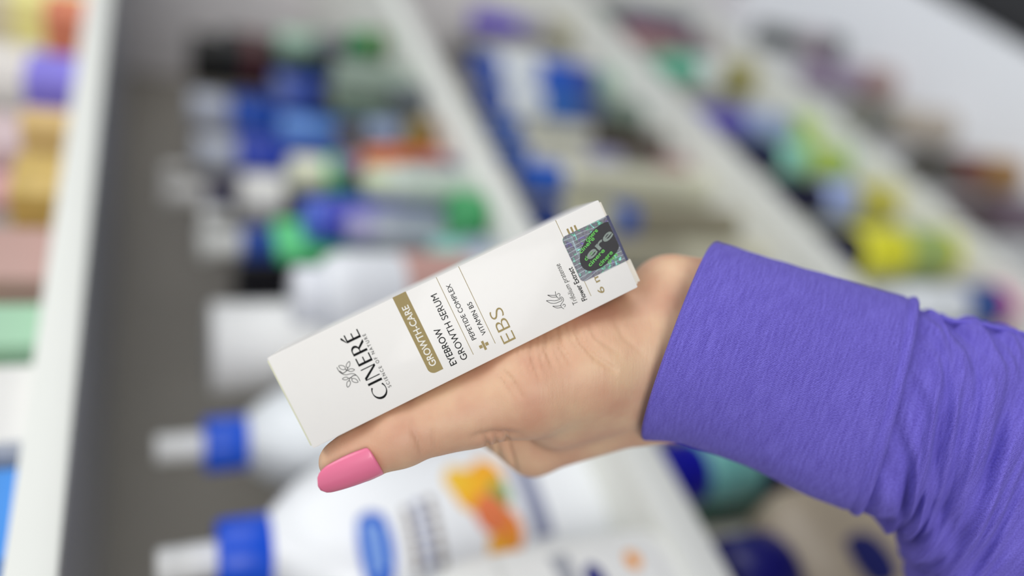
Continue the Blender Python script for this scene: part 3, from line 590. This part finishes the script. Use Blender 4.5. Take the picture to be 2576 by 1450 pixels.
V = smooth_mesh(V, F, 4)
Nn = normals(V, F)
if (Nn[:, 2]*(V[:, 2] > V[:, 2].mean())).sum() < 0: F = F[:, ::-1]; Nn = -Nn
XY = V[:, :2]/(-V[:, 2:3])*250
D_ = np.zeros(len(V))
for pts, dep, wid in CREASES:
    # distance measured in space to a curtain through the crease, only on skin that faces the thumb side
    best = np.full(len(V), 1e9); P = [np.array(p) for p in pts]; P = [p[:2]/(-p[2])*250 for p in P]
    tt = np.zeros(len(V)); m = len(P)-1
    for i in range(m):
        d = P[i+1]-P[i]; t = np.clip(((XY-P[i])@d)/(d@d), 0, 1); r = np.linalg.norm(XY-P[i]-t[:, None]*d, axis=1); s_ = r < best; best[s_] = r[s_]; tt[s_] = (i+t[s_])/m
    dep *= 2.0; wid *= .9; fade = np.sin(np.pi*np.clip(tt*.9+.05, 0, 1))**.6
    D_ -= dep*fade*np.exp(-(best/wid*1.4)**2)*(Nn[:, 2] > .15)*(V[:, 2] > -286)
V = V+Nn*D_[:, None]
def skin():
    m = bpy.data.materials.new('skin'); m.use_nodes = True; nt = m.node_tree; N = nt.nodes; L = nt.links; b = N['Principled BSDF']
    tc = N.new('ShaderNodeTexCoord'); no = N.new('ShaderNodeTexNoise'); no.inputs['Scale'].default_value = .055; no.inputs['Detail'].default_value = 3; L.new(tc.outputs['Object'], no.inputs['Vector'])
    r = N.new('ShaderNodeValToRGB'); L.new(no.outputs['Fac'], r.inputs[0]); e = r.color_ramp
    e.elements[0].position = .32; e.elements[0].color = lin('d39f82')+[1]; e.elements[1].position = .68; e.elements[1].color = lin('e2bc98')+[1]
    x = e.elements.new(.5); x.color = lin('dbae8e')+[1]
    L.new(r.outputs[0], b.inputs['Base Color']); b.inputs['Roughness'].default_value = .5
    b.inputs['Subsurface Weight'].default_value = .25; b.inputs['Subsurface Radius'].default_value = (1, .35, .2); b.inputs['Subsurface Scale'].default_value = .0025
    n2 = N.new('ShaderNodeTexNoise'); n2.inputs['Scale'].default_value = 1.6; n2.inputs['Detail'].default_value = 6; L.new(tc.outputs['Object'], n2.inputs['Vector'])
    mp = N.new('ShaderNodeMapping'); mp.inputs['Rotation'].default_value = (0, 0, -1.2); mp.inputs['Scale'].default_value = (2.2, .35, .6); L.new(tc.outputs['Object'], mp.inputs[0])
    n3 = N.new('ShaderNodeTexNoise'); n3.inputs['Scale'].default_value = .30; n3.inputs['Detail'].default_value = 4; L.new(mp.outputs[0], n3.inputs['Vector'])
    ad = N.new('ShaderNodeMath'); ad.operation = 'MULTIPLY_ADD'; L.new(n3.outputs['Fac'], ad.inputs[0]); ad.inputs[1].default_value = 2.0; L.new(n2.outputs['Fac'], ad.inputs[2])
    bp = N.new('ShaderNodeBump'); bp.inputs['Strength'].default_value = .35; bp.inputs['Distance'].default_value = .0002; L.new(ad.outputs[0], bp.inputs['Height']); L.new(bp.outputs[0], b.inputs['Normal'])
    return m
body = mesh_obj('hand_and_forearm', V.tolist(), [tuple(q) for q in F.tolist()], skin(), person, True)
# nails: curved shells seated on the finger ends
def nail(name, base, tip, up, width, lift, m, r=9.):
    base = Vector(base); tip = Vector(tip); ax = (tip-base); L = ax.length; ax.normalize(); up = Vector(up); up = (up-ax*up.dot(ax)).normalized(); sd = ax.cross(up)
    top, bot = [], []; nu, nv = 22, 20
    for i in range(nu+1):
        t = i/nu
        wv = width*(.80+.20*math.sin(math.pi*min(1, t*.9+.25)))
        if t > .72: wv *= math.sqrt(max(0, 1-((t-.72)/.285)**2.2))
        if t < .10: wv *= .86+.14*math.sqrt(1-(1-t/.10)**2)
        rowt, rowb = [], []
        for j in range(nv+1):
            s_ = 2*j/nv-1; th = s_*wv/2/r*1.25
            h = r*(math.cos(th)-1)+lift-.9*(t-.35)**2*3.0
            e = .10*(1-abs(s_)**4)
            p = base+ax*(L*t+(0 if t > .1 else .8*s_*s_*(1-t/.1)*1.0))+sd*(r*math.sin(th))+up*h
            rowt.append(p+up*e); rowb.append(p-up*.45)
        top.append(rowt); bot.append(rowb)
    Vn, Fn = [], []; n = nv+1
    for g in (top, bot):
        for rw in g: Vn += rw
    o2 = (nu+1)*n
    for i in range(nu):
        for j in range(nv):
            a = i*n+j; Fn.append((a, a+1, a+n+1, a+n)); Fn.append((o2+a, o2+a+n, o2+a+n+1, o2+a+1))
    rim = [j for j in range(n)]+[i*n+nv for i in range(1, nu+1)]+[nu*n+j for j in range(nv-1, -1, -1)]+[i*n for i in range(nu-1, 0, -1)]
    for q in range(len(rim)):
        a, b = rim[q], rim[(q+1) % len(rim)]; Fn.append((a, o2+a, o2+b, b))
    o = mesh_obj(name, Vn, Fn, m, person, True); o['label'] = 'glossy pink painted nail'; return o
pink = mat('f07a9c', .33, var=.02, scale=.2, coat=.3)
nail('thumb_nail', (-42.1,-55.5,-235.0), (-61.0,-62.5,-234.0), (.08, -.60, .80), 12.8, 2.4, pink, 8.6)
for c in FINGERS:
    a, b = Vector(c[2][0]), Vector(c[3][0]); ax = (b-a).normalized(); rr_ = c[3][1]; up = Vector((.2, -.35, -1)); up = (up-ax*up.dot(ax)).normalized()
    nail('finger_nail', b-ax*5+up*(rr_-.3), b+ax*10+up*(rr_-1.2), up, rr_*1.6, .6, pink, rr_)

# ---------------------------------------------------------------- sleeve and cuff
def cloth(seed=0.):
    m = bpy.data.materials.new('violet_cloth'); m.use_nodes = True; nt = m.node_tree; N = nt.nodes; L = nt.links; b = N['Principled BSDF']
    uv = N.new('ShaderNodeUVMap'); uv.uv_map = 'cloth'
    def mapn(rot, scale):
        mp = N.new('ShaderNodeMapping'); mp.inputs['Rotation'].default_value = (0, 0, rot); mp.inputs['Scale'].default_value = scale; L.new(uv.outputs[0], mp.inputs[0]); return mp
    a = mapn(.75, (1, 2.0, 1)); n1 = N.new('ShaderNodeTexNoise'); n1.inputs['Scale'].default_value = 1.5; n1.inputs['Detail'].default_value = 3; L.new(a.outputs[0], n1.inputs['Vector'])
    c = mapn(0, (1, .10, 1)); n2 = N.new('ShaderNodeTexNoise'); n2.inputs['Scale'].default_value = 1.1; n2.inputs['Detail'].default_value = 3; L.new(c.outputs[0], n2.inputs['Vector'])
    wv = N.new('ShaderNodeTexWave'); wv.inputs['Scale'].default_value = .62; wv.inputs['Distortion'].default_value = 5; wv.inputs['Detail'].default_value = 3; wv.inputs['Detail Scale'].default_value = 1.2; L.new(mapn(-.8, (1, 1, 1)).outputs[0], wv.inputs[0])
    r = N.new('ShaderNodeValToRGB'); e = r.color_ramp; e.elements[0].position = .3; e.elements[0].color = lin('5c4eb0')+[1]; e.elements[1].position = .72; e.elements[1].color = lin('857ae0')+[1]
    s = N.new('ShaderNodeMath'); s.operation = 'MULTIPLY_ADD'; L.new(n2.outputs['Fac'], s.inputs[0]); s.inputs[1].default_value = .40; 
    s2 = N.new('ShaderNodeMath'); s2.operation = 'MULTIPLY'; L.new(n1.outputs['Fac'], s2.inputs[0]); s2.inputs[1].default_value = .60; L.new(s2.outputs[0], s.inputs[2])
    L.new(s.outputs[0], r.inputs[0]); L.new(r.outputs[0], b.inputs['Base Color']); b.inputs['Roughness'].default_value = .85; b.inputs['Sheen Weight'].default_value = .06
    b.inputs['Specular IOR Level'].default_value = .15
    h = N.new('ShaderNodeMath'); h.operation = 'MULTIPLY_ADD'; L.new(wv.outputs['Fac'], h.inputs[0]); h.inputs[1].default_value = .18; L.new(s.outputs[0], h.inputs[2])
    bp = N.new('ShaderNodeBump'); bp.inputs['Strength'].default_value = 1.0; bp.inputs['Distance'].default_value = .0005; L.new(h.outputs[0], bp.inputs['Height']); L.new(bp.outputs[0], b.inputs['Normal'])
    return m
vio = cloth()
def ringset(defs, n):
    """defs: (s, top, bottom, near vector) -> smooth interpolation along s"""
    S = [d[0] for d in defs]
    A = np.array([[*d[1], *d[2], *d[3]] for d in defs], float)
    out = []
    for i in range(n+1):
        s = S[0]+(S[-1]-S[0])*i/n; k = min(max(0, next((q for q in range(len(S)-1) if s <= S[q+1]), len(S)-2)), len(S)-2)
        t = (s-S[k])/(S[k+1]-S[k]); p0 = A[max(k-1, 0)]; p1 = A[k]; p2 = A[k+1]; p3 = A[min(k+2, len(S)-1)]
        q = .5*((2*p1)+(-p0+p2)*t+(2*p0-5*p1+4*p2-p3)*t*t+(-p0+3*p1-3*p2+p3)*t**3)
        out.append((s, q[:3], q[3:6], q[6:9]))
    return out
def pt(rg, th, off=0.):
    s, top, bot, near = rg; c = (top+bot)/2; a = (top-bot)/2
    ct, st_ = math.cos(th), math.sin(th); e = 2/2.25
    x = math.copysign(abs(ct)**e, ct); y = math.copysign(abs(st_)**e, st_); p = c+a*x+near*y
    if off:
        d = a/np.linalg.norm(a)*ct+near/np.linalg.norm(near)*st_; p = p+d/np.linalg.norm(d)*off
    return p
def tube_cloth(name, rgs, offs, n, parent, disp=None):
    Vc, Fc, UV = [], [], []
    for i, (rg, of) in enumerate(zip(rgs, offs)):
        for j in range(n):
            th = 2*math.pi*j/n; d = of+(disp(rg[0], th) if disp else 0); Vc.append(tuple(pt(rg, th, d))); UV.append((rg[0], th*38))
    for i in range(len(rgs)-1):
        for j in range(n):
            k = (j+1) % n; Fc.append((i*n+j, (i+1)*n+j, (i+1)*n+k, i*n+k))
    o = mesh_obj(name, Vc, Fc, vio, parent, True); uvl = o.data.uv_layers.new(name='cloth')
    for p in o.data.polygons:
        wrap = any(o.data.loops[l].vertex_index % n == n-1 for l in p.loop_indices)
        for l in p.loop_indices:
            vi = o.data.loops[l].vertex_index; u, v_ = UV[vi]
            if wrap and vi % n == 0: v_ = 2*math.pi*38
            uvl.data[l].uv = (u, v_)
    return o
ZN = 33.
cuffdefs = [
 (0, (74.7,16.3,-274.0), (48.2,-55.3,-272.0), (-10.6, 2.4, ZN)),
 (18, (90.5,11.8,-275.0), (64.6,-56.8,-273.0), (-10.7, 2.8, ZN+1)),
 (38, (112.3,5.2,-276.0), (85.4,-64.7,-275.0), (-11.2, 3.6, ZN+1)),
 (58, (133.3,-0.4,-278.0), (107.8,-75.5,-277.0), (-11.5, 4.5, ZN)),
 (76, (151.8,-5.2,-279.0), (130.5,-84.7,-279.0), (-12.0, 5.2, ZN-1)),
]
slv = empty('sleeve', (0, 0, 0), None, None); slv.parent = person
cr = ringset(cuffdefs, 110)
def cuff_disp(s, th):
    d = .55*noise.noise(Vector((s*.045, math.cos(th)*1.6, math.sin(th)*1.6)))+.18*noise.noise(Vector((s*.16, math.cos(th)*5, math.sin(th)*5)))
    d += -.55*math.exp(-((s-71.2)/.7)**2)-.35*math.exp(-((s-4.5)/1.2)**2)*.3
    return d
prof = [(cr[q], o_) for q, o_ in [(40, -2.6), (20, -2.6), (8, -2.6), (3, -2.6), (1, -2.5), (0, -2.1), (0, -1.6), (0, -1.1), (1, -.4), (2, .1), (3, .42), (4, .6)]]
prof += [(cr[i], .7) for i in range(5, 105)] + [(cr[105], .95), (cr[106], 1.25), (cr[107], 1.4), (cr[108], 1.4), (cr[109], 1.2), (cr[110], .7), (cr[110], -.2), (cr[109], -1.2)]
tube_cloth('cuff', [a for a, b in prof], [b for a, b in prof], 300, slv, cuff_disp)
# stitches along the cuff seam
bm = bmesh.new()
for k in range(150):
    th = 2*math.pi*k/150; a = Vector(pt(cr[103], th, .45+cuff_disp(cr[103][0], th))); b = Vector(pt(cr[103], th+.024, .45+cuff_disp(cr[103][0], th)))
    d = (b-a).normalized(); M_ = Matrix.Translation((a+b)/2) @ d.to_track_quat('Z', 'Y').to_matrix().to_4x4()
    bmesh.ops.create_cone(bm, cap_ends=True, segments=6, radius1=.16, radius2=.16, depth=(b-a).length, matrix=M_)
bm_obj('stitching', bm, mat('5448a4', .8, var=.1, scale=1), slv, True)
bodydefs = [
 (0, (149.5,-5.5,-279.0), (127.8,-83.2,-279.0), (-12.0, 5.0, ZN-3)),
 (10, (159.8,-8.3,-280.0), (141.0,-89.2,-280.0), (-12.5, 4.5, ZN)),
 (30, (176.1,-13.2,-282.0), (148.2,-95.1,-283.0), (-13, 4, ZN+4)),
 (55, (204.0,-16.4,-285.0), (153.8,-108.8,-287.0), (-14, 3, ZN+8)),
 (85, (238.0,-24.1,-289.0), (162.5,-137.8,-293.0), (-14, 2, ZN+10)),
 (125, (280.3,-53.3,-296.0), (197.4,-191.4,-303.0), (-14, 2, ZN+10)),
 (170, (311.4,-109.9,-303.0), (248.3,-259.0,-316.0), (-14, 2, ZN+8)),
]
br = ringset(bodydefs, 260)
def slv_disp(s, th):
    s0 = s; c_, s2 = math.cos(th), math.sin(th); g = min(1, s/6); s += 11*math.cos(th+.7)+6*noise.noise(Vector((s*.03, c_, s2)))
    w1 = noise.noise(Vector((s*.12+.9*math.sin(th*1.0), c_*1.3, s2*1.3+3)))
    w2 = noise.noise(Vector((s*.24+2.0*c_, c_*1.9+5, s2*1.9)))
    d = 4.2*w1+2.0*w2+.35*noise.noise(Vector((s*.8, th*6, 2)))
    # one long diagonal crease near the lower edge
    q = (th-(2.05+.004*s))*38+(s-30)*.25
    d -= 1.8*math.exp(-(q/6)**2)*min(1, s/25)
    return d*g-1.8*math.exp(-s0/14)
n_in = len(br)
tube_cloth('sleeve_cloth', br, [0.]*n_in, 260, slv, slv_disp)
# raised seam running up the sleeve from the cuff
def cord(name, P, r, m, parent, n=8):
    rings = []
    for i, p in enumerate(P):
        d = (P[min(i+1, len(P)-1)]-P[max(i-1, 0)]).normalized(); a = d.cross(Vector((0, 0, 1))).normalized(); b = d.cross(a)
        rings.append([p+(a*math.cos(2*math.pi*j/n)+b*math.sin(2*math.pi*j/n))*r for j in range(n)])
    return loft(name, rings, m, parent)
cp_ = [Vector(pt(br[i], .36+.0012*i, .8+slv_disp(br[i][0], .36+.0012*i))) for i in range(8, 150, 2)]
cp = [sum((cp_[max(0, min(len(cp_)-1, i+k))] for k in range(-5, 6)), Vector())/11 for i in range(len(cp_))]
cord('seam', cp, .9, mat('6a5ec4', .85, var=.15, scale=.8), slv)
